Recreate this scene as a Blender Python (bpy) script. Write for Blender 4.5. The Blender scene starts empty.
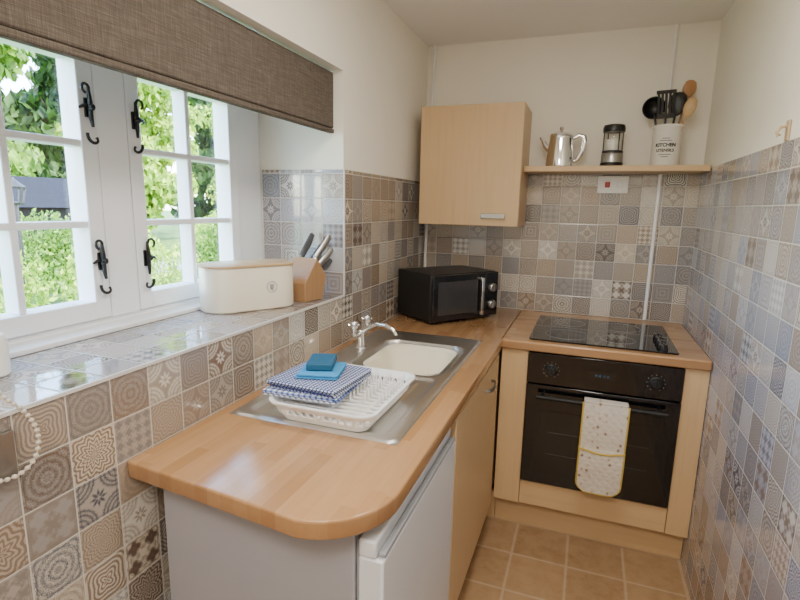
import bpy, bmesh, math, random
from mathutils import Vector, Matrix, Euler
C = bpy.context.scene.collection
PI = math.pi
random.seed(4)

# ------------------------------------------------------------------ node helpers
class E:
    """tiny expression wrapper round math nodes"""
    def __init__(s, nt, sock): s.nt, s.s = nt, sock
    def op(s, kind, *a):
        n = s.nt.nodes.new('ShaderNodeMath'); n.operation = kind
        for i, v in enumerate((s,) + a):
            if isinstance(v, E): s.nt.links.new(v.s, n.inputs[i])
            else: n.inputs[i].default_value = v
        return E(s.nt, n.outputs[0])
    def __add__(s, o): return s.op('ADD', o)
    def __radd__(s, o): return s.op('ADD', o)
    def __sub__(s, o): return s.op('SUBTRACT', o)
    def __rsub__(s, o): return (s*-1.0) + o
    def __mul__(s, o): return s.op('MULTIPLY', o)
    def __rmul__(s, o): return s.op('MULTIPLY', o)
    def __truediv__(s, o): return s.op('DIVIDE', o)
    def floor(s): return s.op('FLOOR')
    def frac(s): return s.op('FRACT')
    def abs(s): return s.op('ABSOLUTE')
    def sin(s): return s.op('SINE')
    def cos(s): return s.op('COSINE')
    def gt(s, o): return s.op('GREATER_THAN', o)
    def lt(s, o): return s.op('LESS_THAN', o)
    def max(s, o): return s.op('MAXIMUM', o)
    def min(s, o): return s.op('MINIMUM', o)
    def soft(s, k):                       # soft threshold at zero
        r = (s*k) + 0.5; r.s.node.use_clamp = True; return r

def new_mat(name):
    m = bpy.data.materials.new(name); m.use_nodes = True
    nt = m.node_tree; b = nt.nodes['Principled BSDF']
    return m, nt, b
def mixc(nt, f, a, b):
    n = nt.nodes.new('ShaderNodeMix'); n.data_type = 'RGBA'
    for i, v in ((0, f), (6, a), (7, b)):
        if isinstance(v, E): nt.links.new(v.s, n.inputs[i])
        elif isinstance(v, bpy.types.NodeSocket): nt.links.new(v, n.inputs[i])
        elif isinstance(v, (int, float)): n.inputs[i].default_value = v
        else: n.inputs[i].default_value = (*v, 1) if len(v) == 3 else v
    return n.outputs[2]
def gamma(nt, c, g):
    n = nt.nodes.new('ShaderNodeGamma'); n.inputs[1].default_value = g; nt.links.new(c, n.inputs[0]); return n.outputs[0]
def ramp(nt, fac, stops, const=False):
    n = nt.nodes.new('ShaderNodeValToRGB'); cr = n.color_ramp
    if const: cr.interpolation = 'CONSTANT'
    while len(cr.elements) < len(stops): cr.elements.new(0.5)
    for e, (p, c) in zip(cr.elements, stops): e.position = p; e.color = (*c, 1)
    nt.links.new(fac.s if isinstance(fac, E) else fac, n.inputs[0])
    return n.outputs[0]
def obj_xyz(nt):
    t = nt.nodes.new('ShaderNodeTexCoord'); s = nt.nodes.new('ShaderNodeSeparateXYZ')
    nt.links.new(t.outputs['Object'], s.inputs[0])
    return [E(nt, s.outputs[i]) for i in range(3)], t.outputs['Object']
def comb(nt, x, y, z):
    n = nt.nodes.new('ShaderNodeCombineXYZ')
    for i, v in enumerate((x, y, z)):
        if isinstance(v, E): nt.links.new(v.s, n.inputs[i])
        else: n.inputs[i].default_value = v
    return n.outputs[0]
def noise(nt, vec, scale, detail=3, rough=.5):
    n = nt.nodes.new('ShaderNodeTexNoise'); n.inputs['Scale'].default_value = scale
    n.inputs['Detail'].default_value = detail; n.inputs['Roughness'].default_value = rough
    if vec is not None: nt.links.new(vec, n.inputs['Vector'])
    return E(nt, n.outputs[0])
def white(nt, vec):
    n = nt.nodes.new('ShaderNodeTexWhiteNoise'); n.noise_dimensions = '3D'
    nt.links.new(vec, n.inputs['Vector'])
    s = nt.nodes.new('ShaderNodeSeparateColor'); nt.links.new(n.outputs['Color'], s.inputs[0])
    return [E(nt, s.outputs[i]) for i in range(3)]
def bump(nt, b, h, strength=.3, dist=.002):
    n = nt.nodes.new('ShaderNodeBump'); n.inputs['Strength'].default_value = strength; n.inputs['Distance'].default_value = dist
    nt.links.new(h.s, n.inputs['Height']); nt.links.new(n.outputs[0], b.inputs['Normal'])

def simple(name, col, rough=.5, metal=0, coat=0, vary=.06, scale=8, bmp=0):
    m, nt, b = new_mat(name)
    _, vec = obj_xyz(nt)
    f = noise(nt, vec, scale)
    d = tuple(max(0, c*(1-vary)) for c in col); l = tuple(min(1, c*(1+vary)) for c in col)
    nt.links.new(mixc(nt, f, d, l), b.inputs['Base Color'])
    b.inputs['Roughness'].default_value = rough; b.inputs['Metallic'].default_value = metal
    b.inputs['Coat Weight'].default_value = coat
    if bmp:
        f2 = noise(nt, vec, scale*6); bump(nt, b, f2, bmp)
    return m

TS = .0965
def tile_mat(name, a, bb, size, oa=0., ob=0., lights=None, darks=None, gloss=.10, invp=.5, gam=1.5):
    m, nt, b = new_mat(name)
    P, _ = obj_xyz(nt)
    u = (P[a]+oa+50*size)/size; v = (P[bb]+ob+50*size)/size
    cu, cv = u.floor(), v.floor(); x = u.frac()-.5; y = v.frac()-.5
    ax, ay = x.abs(), y.abs()
    r1 = white(nt, comb(nt, cu, cv, 1.3)); r2 = white(nt, comb(nt, cu, cv, 7.7))
    r = (x*x+y*y).op('SQRT'); th = y.op('ARCTAN2', x)
    mx, mn = ax.max(ay), ax.min(ay)
    sm = ax+ay
    k = ((r1[1]*2.99).floor()+1)*4
    # ornate filigree from mirrored noise, laid over every motif
    nv = noise(nt, comb(nt, mn, mx, r1[0]*40.), 17, 2., .55)
    p5 = ((nv*46.).sin())
    p1 = (r*(50+r2[2]*24) + (th*k).cos()*2.6).sin() + p5*.55
    n = ((r2[0]*2.99).floor()+2)*(2*PI)
    p2 = (x*n).cos()*1.0 + (y*n).cos()*1.0 + ((x*n*2.).cos()*(y*n*2.).cos())*.9 + p5*1.0
    rc = ((.5-ax)*(.5-ax)+(.5-ay)*(.5-ay)).op('SQRT')
    p3 = (.022-(rc-.42).abs()).max((.022-(rc-.33).abs()).max((.022-(rc-.22).abs()).max((.02-(rc-.1).abs()).max((.14+(th*8).cos()*.05-r).min(r-.05-(th*4).cos()*.02)))))*20. + p5*.5
    p4 = (sm*(44.+r1[2]*14)).sin() + (mx*40.).sin()*.8 + p5*.6
    p6 = p5 + (r*46).sin()*.6
    sel = r2[1]
    def pick(p, q, t):
        g = sel.gt(t); return p + (q-p)*g
    pat = pick(pick(pick(pick(p1, p3, .16), p6, .42), p4, .80), p2, .87)
    mask = pat.soft(.85)
    ring = ((mx-.435).abs().lt(.012))
    inv = r1[2].gt(invp)
    mask = (mask - inv).abs()
    lights = lights or [(0,(.76,.70,.61)),(.2,(.56,.51,.46)),(.4,(.82,.79,.73)),(.6,(.48,.45,.43)),(.8,(.61,.53,.44))]
    darks = darks or [(0,(.24,.18,.14)),(.16,(.33,.25,.19)),(.34,(.15,.16,.20)),(.5,(.25,.22,.205)),(.64,(.37,.285,.22)),(.78,(.20,.22,.27)),(.9,(.13,.11,.10))]
    lc = ramp(nt, r1[0], lights, True); dc = ramp(nt, r2[0], darks, True)
    low = r2[2].gt(.5)*.45
    dc2 = mixc(nt, low, dc, lc)
    c = mixc(nt, mask, lc, dc2)
    c = mixc(nt, ring*.6, c, dc2)
    ag = noise(nt, comb(nt, u, v, 0.), 6, 5, .65)
    c = mixc(nt, ag*.28, c, (.50,.455,.42))
    gr = mx.gt(.485)
    c = mixc(nt, gr, c, (.68,.65,.60))
    nt.links.new(gamma(nt, c, gam), b.inputs['Base Color'])
    nt.links.new((gr*.5+gloss).s, b.inputs['Roughness'])
    b.inputs['Specular IOR Level'].default_value = .85
    wob = noise(nt, comb(nt, u, v, 0.), 1.3, 1)
    bump(nt, b, (mx*-1.0+.47).soft(60)+nv*.05+wob*.6, .35, .0015)
    return m

def wood(name, c1, c2, axis=2, rough=.4, sc=1., coat=0.1):
    m, nt, b = new_mat(name); P, _ = obj_xyz(nt)
    q = [P[i]*(1.2 if i == axis else 26.)*sc for i in range(3)]
    f = noise(nt, comb(nt, *q), 2.2, 5, .6)
    q2 = [P[i]*(4. if i == axis else 260.)*sc for i in range(3)]
    g = noise(nt, comb(nt, *q2), 2., 2)
    c = mixc(nt, (f*2.0-.5).soft(1.)*1.0, c1, c2)
    c = mixc(nt, g*.3, c, tuple(x*.68 for x in c1))
    nt.links.new(c, b.inputs['Base Color']); b.inputs['Roughness'].default_value = rough
    b.inputs['Coat Weight'].default_value = coat
    return m

def stave(name, along, across):
    m, nt, b = new_mat(name); P, _ = obj_xyz(nt)
    w = .034; l = .30
    row = ((P[across]+5)/w).floor()
    rr = white(nt, comb(nt, row, 3.1, .5))
    s = (P[along]+5)/l + rr[0]*7.
    st = s.floor()
    r = white(nt, comb(nt, row, st, 9.))
    q = [0, 0, 0]; q[along] = P[along]*3.; q[across] = P[across]*60.; q[2] = P[2]*30.
    g = noise(nt, comb(nt, q[0], q[1], q[2]), 1.6, 4, .6)
    base = ramp(nt, r[1], [(0,(.38,.195,.08)),(.35,(.48,.265,.118)),(.7,(.55,.32,.152)),(1,(.42,.22,.095))])
    c = mixc(nt, g*.5, base, (.28,.135,.055))
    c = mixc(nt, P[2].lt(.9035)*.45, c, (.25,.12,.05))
    nt.links.new(c, b.inputs['Base Color']); b.inputs['Roughness'].default_value = .22
    b.inputs['Coat Weight'].default_value = .3; b.inputs['Coat Roughness'].default_value = .12
    return m

M = {}
OB = -.91+TS*10
M['tile_back'] = tile_mat('tile_back', 0, 2, TS, .02, OB, gam=1.5)
M['tile_left'] = tile_mat('tile_left', 1, 2, TS, .0, OB, gam=1.6)
MIXL = [(0,(.71,.67,.62)),(.2,(.53,.54,.58)),(.4,(.77,.75,.74)),(.6,(.53,.48,.45)),(.8,(.63,.63,.68))]  # mixed tile tones; bluer ones carry the right wall's cool window light
MIXD = [(0,(.28,.23,.20)),(.16,(.37,.29,.24)),(.34,(.24,.27,.34)),(.5,(.31,.30,.34)),(.64,(.41,.33,.27)),(.78,(.27,.30,.39)),(.9,(.24,.22,.23))]
M['tile_right'] = tile_mat('tile_right', 1, 2, TS, .05, OB, MIXL, MIXD, .07, gam=1.4)
M['tile_sill'] = tile_mat('tile_sill', 1, 0, TS, .0, .0, MIXL, MIXD, .05, gam=1.7)
M['tile_reveal'] = tile_mat('tile_reveal', 0, 2, TS, .0, OB, MIXL, MIXD, gam=1.4)
M['plaster'] = simple('plaster', (.92,.87,.765), .85, vary=.03, scale=2, bmp=.15)
M['ceiling'] = simple('ceiling_paint', (.90,.87,.81), .9, vary=.03, scale=2, bmp=.15)
M['white_paint'] = simple('white_paint', (.93,.94,.96), .3, vary=.02)
M['white_plastic'] = simple('white_plastic', (.90,.89,.86), .3, vary=.02)
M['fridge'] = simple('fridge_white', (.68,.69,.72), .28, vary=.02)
M['fridge_shaded'] = simple('fridge_shaded', (.33,.32,.345), .45, vary=.03)  # white body side, its shade put into a darker grey
M['grey'] = simple('grey_plastic', (.3,.31,.33), .4)
M['handle_grey'] = simple('handle_grey', (.07,.07,.075), .3)
M['birch'] = wood('birch', (.54,.345,.17), (.66,.45,.24), 2)
M['birch_h'] = wood('birch_h', (.54,.345,.17), (.66,.45,.24), 0)
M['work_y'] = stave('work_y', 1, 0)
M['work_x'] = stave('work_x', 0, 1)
M['black'] = simple('black_gloss', (.008,.008,.009), .12, coat=.4)
M['black_satin'] = simple('black_satin', (.010,.010,.010), .4)
M['black_matt'] = simple('black_matt', (.004,.004,.004), .55)
M['iron'] = simple('black_iron', (.01,.01,.01), .45, bmp=.2)
M['glass_dark'] = simple('dark_glass', (.003,.003,.004), .05, coat=.3)
M['oven_window'] = simple('oven_window', (.006,.006,.006), .08, coat=.3)
M['mw_window'] = simple('microwave_window', (.04,.04,.042), .12, coat=.8)
M['chrome'] = simple('chrome', (.85,.86,.88), .08, metal=1, vary=.02)
M['steel'] = simple('brushed_steel', (.74,.73,.71), .34, metal=1, vary=.05, scale=30)
M['satin'] = simple('satin_nickel', (.40,.39,.37), .3, metal=1)
M['cream'] = simple('cream_plastic', (.88,.82,.66), .35, vary=.02)
M['cream_metal'] = simple('cream_enamel', (.80,.73,.59), .35, vary=.02)
M['bamboo'] = wood('bamboo', (.50,.31,.14), (.60,.40,.20), 0, sc=1.5)
M['bamboo_z'] = wood('bamboo_z', (.31,.17,.075), (.42,.24,.115), 2, sc=1.5)
M['spoon_wood'] = wood('spoon_wood', (.38,.17,.065), (.48,.25,.10), 2, sc=2)
M['ceramic'] = simple('ceramic', (.82,.78,.71), .2, vary=.02)
M['red'] = simple('red', (.42,.02,.02), .35)
M['teal'] = simple('teal', (.008,.09,.17), .6, scale=60, bmp=.3)
M['ltblue'] = simple('light_blue_cloth', (.05,.30,.60), .9, scale=80, bmp=.6)
M['ink'] = simple('ink', (.012,.012,.012), .6)
M['mark'] = simple('white_mark', (.7,.7,.7), .5)
M['trimgrey'] = simple('tile_trim', (.66,.64,.61), .3)
M['bead'] = simple('pale_bead', (.62,.55,.45), .3)
M['beige'] = simple('beige_plastic', (.50,.36,.22), .5)
M['yellow'] = simple('yellow_binding', (.56,.40,.07), .9, scale=60, bmp=.4)

def glass():
    m, nt, b = new_mat('window_glass')
    t = nt.nodes.new('ShaderNodeBsdfTransparent'); g = nt.nodes.new('ShaderNodeBsdfGlossy'); mx = nt.nodes.new('ShaderNodeMixShader')
    g.inputs['Roughness'].default_value = .02; mx.inputs[0].default_value = .05
    _, vec = obj_xyz(nt); nn = noise(nt, vec, 3); nt.links.new(mixc(nt, nn, (.97,.98,.98), (1,1,1)), t.inputs[0])
    nt.links.new(t.outputs[0], mx.inputs[1]); nt.links.new(g.outputs[0], mx.inputs[2])
    nt.links.new(mx.outputs[0], nt.nodes['Material Output'].inputs[0]); return m
M['glass'] = glass()
def floor_mat():
    m, nt, b = new_mat('floor_tiles'); P, vec = obj_xyz(nt); s = .225
    u = (P[0]-.03+20*s)/s; v = (P[1]+.62+20*s)/s
    x = (u.frac()-.5).abs(); y = (v.frac()-.5).abs(); mx = x.max(y)
    r = white(nt, comb(nt, u.floor(), v.floor(), 2.))
    c = ramp(nt, r[0], [(0,(.28,.15,.065)),(.5,(.325,.18,.082)),(1,(.36,.21,.10))])
    n = noise(nt, vec, 16, 6, .7)
    c = mixc(nt, (n*3.5-1.5).soft(1.)*.5, c, (.48,.33,.19))
    ed = (mx-.478).soft(40)
    c = mixc(nt, ed*.5, c, (.56,.45,.32))
    nt.links.new(c, b.inputs['Base Color']); b.inputs['Roughness'].default_value = .38
    bump(nt, b, (.47-mx).soft(30)+n*.2, .3, .002); return m
M['floor'] = floor_mat()
def blind_mat():
    m, nt, b = new_mat('woven_blind'); P, vec = obj_xyz(nt)
    a = noise(nt, comb(nt, P[0]*30., P[1]*20., P[2]*700.), 1., 3); c2 = noise(nt, comb(nt, P[0]*30., P[1]*700., P[2]*24.), 1., 3)
    f = (a*.6+c2*.5); c = ramp(nt, f, [(.35,(.066,.051,.040)),(.55,(.11,.087,.068)),(.75,(.19,.155,.125))])
    nt.links.new(c, b.inputs['Base Color']); b.inputs['Roughness'].default_value = .95; bump(nt, b, f, .6, .002); return m
M['blind'] = blind_mat()
def check_mat(name, s, c0, c1, c2):
    m, nt, b = new_mat(name); P, vec = obj_xyz(nt)
    fx = ((P[0]+P[2]*.7+3)/s).frac().lt(.42); fy = ((P[1]+P[2]*.7+3)/s).frac().lt(.42)
    f = (fx+fy)*.5
    c = ramp(nt, f, [(0,c0),(.5,c1),(1,c2)])
    n = noise(nt, vec, 90); c = mixc(nt, n*.12, c, (.5,.5,.55))
    nt.links.new(c, b.inputs['Base Color']); b.inputs['Roughness'].default_value = .95; bump(nt, b, n, .4, .001); return m
M['check'] = check_mat('blue_check', .0105, (.58,.62,.70), (.035,.055,.22), (.008,.015,.09))
M['check2'] = check_mat('white_check', .016, (.85,.85,.85), (.22,.29,.58), (.02,.05,.24))
def glove_mat():
    m, nt, b = new_mat('bee_print'); P, vec = obj_xyz(nt)
    v = nt.nodes.new('ShaderNodeTexVoronoi'); v.inputs['Scale'].default_value = 38; v.inputs['Randomness'].default_value = .55
    nt.links.new(comb(nt, P[0], P[2]*.85, 0.), v.inputs['Vector'])
    d = E(nt, v.outputs['Distance']); s = (.17-d).soft(14)
    s2 = (.28-d).soft(10)
    c = mixc(nt, s2*.55, (.66,.59,.50), (.45,.30,.18)); c = mixc(nt, s*.8, c, (.15,.085,.075))
    nt.links.new(c, b.inputs['Base Color']); b.inputs['Roughness'].default_value = .95
    q1 = ((P[0]+P[2])*90.).sin().abs().min(((P[0]-P[2])*90.).sin().abs())
    bump(nt, b, q1, .5, .003); return m
M['bees'] = glove_mat()
def leaf_mat(name, a, bcol, trans=.35):
    m, nt, b = new_mat(name); g = nt.nodes.new('ShaderNodeNewGeometry')
    c = mixc(nt, E(nt, g.outputs['Random Per Island']), a, bcol)
    nt.links.new(c, b.inputs['Base Color']); b.inputs['Roughness'].default_value = .6
    t = nt.nodes.new('ShaderNodeBsdfTranslucent'); nt.links.new(c, t.inputs[0]); mx = nt.nodes.new('ShaderNodeMixShader'); mx.inputs[0].default_value = trans
    nt.links.new(b.outputs[0], mx.inputs[1]); nt.links.new(t.outputs[0], mx.inputs[2]); nt.links.new(mx.outputs[0], nt.nodes['Material Output'].inputs[0]); return m
M['leaf_a'] = leaf_mat('leaf_bright', (.10,.24,.01), (.38,.53,.04))
M['leaf_b'] = leaf_mat('leaf_mid', (.03,.11,.008), (.18,.34,.025))
M['leaf_c'] = leaf_mat('leaf_dark', (.008,.035,.006), (.06,.15,.018))
M['leaf_d'] = leaf_mat('leaf_red', (.10,.03,.03), (.26,.12,.10))
M['bark'] = simple('bark', (.12,.08,.05), .9, scale=20, bmp=.8)
M['grass'] = simple('lawn', (.07,.16,.015), .9, vary=.3, scale=5, bmp=.5)
M['drive'] = simple('gravel', (.20,.21,.22), .9, vary=.2, scale=20, bmp=.5)
M['shedwood'] = simple('shed_boards', (.010,.009,.010), .9, vary=.3, scale=6)
M['slate'] = simple('slate', (.012,.014,.020), .9, vary=.3, scale=10)
for k_ in ('shedwood', 'slate'): M[k_].node_tree.nodes['Principled BSDF'].inputs['Specular IOR Level'].default_value = .1

# ------------------------------------------------------------------ mesh helpers
class MB:
    def __init__(s): s.v, s.f, s.m = [], [], []
    def add(s, vs, fs, mi=0, T=None):
        o = len(s.v)
        s.v += [tuple(T @ Vector(p)) if T is not None else tuple(p) for p in vs]
        s.f += [tuple(i+o for i in f) for f in fs]; s.m += [mi]*len(fs)
        return s
    def box(s, x0, x1, y0, y1, z0, z1, mi=0, T=None):
        vs = [(x, y, z) for z in (z0, z1) for y in (y0, y1) for x in (x0, x1)]
        return s.add(vs, [(0,2,3,1),(4,5,7,6),(0,1,5,4),(2,6,7,3),(0,4,6,2),(1,3,7,5)], mi, T)
    def prism(s, pts, a, z0, z1, mi=0, T=None):
        n = len(pts)
        def mk(p, z):
            if a == 2: return (p[0], p[1], z)
            if a == 0: return (z, p[0], p[1])
            return (p[0], z, p[1])
        vs = [mk(p, z0) for p in pts]+[mk(p, z1) for p in pts]
        fs = [tuple(range(n-1, -1, -1)), tuple(range(n, 2*n))]+[(i, (i+1) % n, n+(i+1) % n, n+i) for i in range(n)]
        return s.add(vs, fs, mi, T)
    def lathe(s, prof, c=(0,0,0), n=32, mi=0, T=None):
        vs, fs, rows = [], [], []
        for r, z in prof:
            if r < 1e-6: rows.append([len(vs)]); vs.append((c[0], c[1], c[2]+z))
            else:
                rows.append(list(range(len(vs), len(vs)+n)))
                vs += [(c[0]+r*math.cos(2*PI*i/n), c[1]+r*math.sin(2*PI*i/n), c[2]+z) for i in range(n)]
        for a, b in zip(rows, rows[1:]):
            for i in range(n):
                j = (i+1) % n
                if len(a) == 1 and len(b) == 1: continue
                if len(a) == 1: fs.append((a[0], b[j], b[i]))
                elif len(b) == 1: fs.append((a[i], a[j], b[0]))
                else: fs.append((a[i], a[j], b[j], b[i]))
        return s.add(vs, fs, mi, T)
    def tube(s, pts, r, n=10, mi=0, T=None, flat=1., closed=False):
        P = [Vector(p) for p in pts]; k = len(P); R = r if isinstance(r, (list, tuple)) else [r]*k
        vs, fs = [], []; up = None
        for i, p in enumerate(P):
            if closed: d = P[(i+1) % k]-P[i-1]
            else: d = P[min(i+1, k-1)]-P[max(i-1, 0)]
            d.normalize()
            if up is None:
                up = Vector((0,0,1)) if abs(d.z) < .9 else Vector((1,0,0))
            a = d.cross(up)
            if a.length < 1e-5: a = d.cross(Vector((0,1,0)))
            a.normalize(); b_ = a.cross(d); up = b_
            vs += [tuple(p+a*R[i]*math.cos(2*PI*j/n)+b_*R[i]*flat*math.sin(2*PI*j/n)) for j in range(n)]
        for i in range(k if closed else k-1):
            i2 = (i+1) % k
            for j in range(n):
                fs.append((i*n+j, i*n+(j+1) % n, i2*n+(j+1) % n, i2*n+j))
        if not closed: fs += [tuple(range(n-1, -1, -1)), tuple(range((k-1)*n, k*n))]
        return s.add(vs, fs, mi, T)
    def loft(s, rings, mi=0, T=None, cap=(True, True), seg=6):
        vs, fs = [], []; n = 4*(seg+1)
        for R in rings:
            z, hx, hy, r = R[:4]; cx, cy = (R[4], R[5]) if len(R) > 4 else (0, 0)
            for q, (sx, sy) in enumerate(((1,1),(-1,1),(-1,-1),(1,-1))):
                for i in range(seg+1):
                    a = (q+i/seg)*PI/2
                    vs.append((cx+sx*(hx-r)+r*math.cos(a), cy+sy*(hy-r)+r*math.sin(a), z))
        for k in range(len(rings)-1):
            for i in range(n): fs.append((k*n+i, k*n+(i+1) % n, (k+1)*n+(i+1) % n, (k+1)*n+i))
        if cap[0]: fs.append(tuple(range(n-1, -1, -1)))
        if cap[1]: fs.append(tuple(range((len(rings)-1)*n, len(rings)*n)))
        return s.add(vs, fs, mi, T)
    def build(s, name, mats, parent=None, bevel=0, smooth=True, angle=38, fix=True, seg=2):
        me = bpy.data.meshes.new(name); me.from_pydata(s.v, [], s.f)
        if not isinstance(mats, (list, tuple)): mats = [mats]
        for m in mats: me.materials.append(m)
        me.polygons.foreach_set('material_index', s.m)
        if fix:
            bm = bmesh.new(); bm.from_mesh(me); bmesh.ops.recalc_face_normals(bm, faces=bm.faces); bm.to_mesh(me); bm.free()
        if smooth:
            me.polygons.foreach_set('use_smooth', [True]*len(me.polygons)); me.set_sharp_from_angle(angle=math.radians(angle))
        me.update()
        o = bpy.data.objects.new(name, me); C.objects.link(o)
        if parent: o.parent = parent
        if bevel:
            b = o.modifiers.new('bevel', 'BEVEL'); b.width = bevel; b.segments = seg; b.limit_method = 'ANGLE'; b.angle_limit = math.radians(40)
        return o
def thing(name, label, cat, loc=(0,0,0), rotz=0, group=None, rot=None):
    o = bpy.data.objects.new(name, None); C.objects.link(o); o.empty_display_size = .05
    o.location = loc; o.rotation_euler = rot or (0, 0, rotz); o['label'] = label; o['category'] = cat
    if group: o['group'] = group
    return o
def tag(o, label, cat, group=None):
    o['label'] = label; o['category'] = cat
    if group: o['group'] = group
    return o
def struct(o): o['kind'] = 'structure'; return o
def text_mesh(name, txt, size, mat, parent, fn, font_extrude=.0006, off=0.):
    cu = bpy.data.curves.new(name, 'FONT'); cu.body = txt; cu.size = size; cu.align_x = 'CENTER'; cu.align_y = 'CENTER'; cu.extrude = font_extrude; cu.offset = off
    t = bpy.data.objects.new(name, cu); C.objects.link(t)
    dg = bpy.context.evaluated_depsgraph_get(); me = bpy.data.meshes.new_from_object(t.evaluated_get(dg))
    bpy.data.objects.remove(t)
    for v in me.vertices: v.co = fn(v.co)
    me.materials.clear(); me.materials.append(mat)
    o = bpy.data.objects.new(name, me); C.objects.link(o); o.parent = parent; return o

# ------------------------------------------------------------------ dimensions
W, HC, ZT, ZS, YR, D = 1.389, 2.33, 1.60, 1.108, -1.043, .374
ZSO, YN, YB = 1.96, -2.47, -4.3      # recess soffit, near end of the recess, near wall
# ------------------------------------------------------------------ room shell
struct(MB().box(-.5, W+.15, YB-.15, .15, -.1, 0).build('floor', M['floor'], smooth=False))
struct(MB().box(-.5, W+.15, YB-.15, .15, HC, HC+.12).build('ceiling', M['ceiling'], smooth=False))
w = MB()
w.box(-.5, -.006, YR+.006, .15, 0, HC, 0)
w.box(-.5, -.006, YN, YR+.006, 0, ZS-.008, 0)
w.box(-.5, -.006, YN, YR+.006, ZSO, HC, 0)
w.box(-.5, -.006, YB-.15, YN, 0, HC, 0)
w.box(-.006, 0, YR, 0, 0, ZT, 1)
w.box(-.006, 0, YB, YR, 0, ZS, 1)
w.box(-D-.03, -.006, YN, YR, ZS-.008, ZS, 2)
w.box(-D, -.006, YR, YR+.006, ZS, ZT, 3)
struct(w.build('wall_left', [M['plaster'], M['tile_left'], M['tile_sill'], M['tile_reveal']], smooth=False))
w = MB()
w.box(-.006, W+.006, .006, .15, 0, HC, 0)
w.box(0, .5, 0, .006, 0, ZT, 1); w.box(.5, W, 0, .006, 0, 1.645, 1)
struct(w.build('wall_back', [M['plaster'], M['tile_back']], smooth=False))
w = MB()
w.box(W+.006, W+.15, YB-.15, .006, 0, HC, 0); w.box(W, W+.006, YB, 0, 0, 1.66, 1)
struct(w.build('wall_right', [M['plaster'], M['tile_right']], smooth=False))
struct(MB().box(-.006, W+.006, YB-.15, YB, 0, HC).build('wall_near', M['plaster'], smooth=False))
struct(MB().box(-.003, .0025, YN, YR, ZS-.006, ZS+.0015).build('trim_1', M['trimgrey'], smooth=False))
struct(MB().box(-.004, .0025, YR-.0025, YR+.004, ZS+.002, ZT).build('trim_2', M['trimgrey'], smooth=False))

# ------------------------------------------------------------------ window
ZB, ZTOP = 1.135, 1.87
wf = MB()
wf.box(-.46, -D-.02, YN, YR, ZTOP, ZSO)
wf.box(-.46, -D-.0, YN, YR, ZS, ZB)
wf.box(-.46, -D-.01, -1.21, YR, ZB, ZTOP)
wf.box(-.46, -D+.01, -1.80, -1.702, ZB, ZTOP)
wf.box(-.46, -D+.01, YN, -2.28, ZB, ZTOP)
wf.box(-D-.02, -.30, YN, YR-.001, ZS, ZS+.014)
win = struct(wf.build('window_1', M['white_paint'], bevel=.003))
def fastener(parent, y, z, s):
    b = MB(); X = -D+.012
    b.box(X, X+.005, y-.009, y+.009, z-.02, z+.028)
    b.tube([(X+.01, y, z+.055), (X+.012, y+.0, z+.02), (X+.012, y, z-.02), (X+.014, y+s*.002, z-.045)], [.0035,.0065,.006,.0038], 8)
    cur = [(X+.012, y+s*(.015*math.cos(a)), z-.052+.014*math.sin(a)-.004*a) for a in [PI-.2+i*.45 for i in range(10)]]
    b.tube(cur, [.0042]*5+[.004,.0036,.0034,.003,.0042], 8)
    cur = [(X+.012+.004*i/10, y-s*(.011-.011*math.cos(i*.5)), z+.05+.012*math.sin(i*.5)) for i in range(10)]
    b.tube(cur, .0036, 8)
    b.lathe([(0,0),(.009,.0),(.009,.008),(.005,.013),(0,.014)], n=14, T=Matrix.Translation((X+.012, y, z+.005)) @ Matrix.Rotation(PI/2, 4, 'Y'))
    b.tube([(X+.008, y, z+.01), (X+.012, y-s*.02, z+.006), (X+.008, y-s*.030, z+.0)], [.0045,.0045,.003], 8)
    b.build('window_catch', M['iron'], parent)
def casement(y0, y1, hands):
    b = MB(); x0, x1 = -.43, -D+.012
    st, ra, mu = .046, .05, .018; z0, z1 = ZB+.003, ZTOP-.003
    b.box(x0, x1, y0, y0+st, z0, z1); b.box(x0, x1, y1-st, y1, z0, z1)
    b.box(x0, x1, y0+st, y1-st, z0, z0+ra); b.box(x0, x1, y0+st, y1-st, z1-ra*.85, z1)
    ym = (y0+y1)/2; H0, H1 = z0+ra, z1-ra*.85
    b.box(x0+.01, x1-.006, ym-mu/2, ym+mu/2, H0, H1)
    for k in (1, 2):
        zz = H0+(H1-H0)*k/3; b.box(x0+.0105, x1-.0055, y0+st, y1-st, zz-mu/2, zz+mu/2)
    o = b.build('casement', M['white_paint'], win, bevel=.003)
    MB().box(-.406, -.402, y0+st, y1-st, H0, H1).build('glass', M['glass'], o, smooth=False)
    for y, z, s in hands: fastener(o, y, z, s)
casement(-1.70, -1.213, [(-1.678, 1.69, -1), (-1.670, 1.29, -1)])
casement(-2.277, -1.803, [(-1.825, 1.70, 1), (-1.825, 1.295, 1)])

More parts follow.
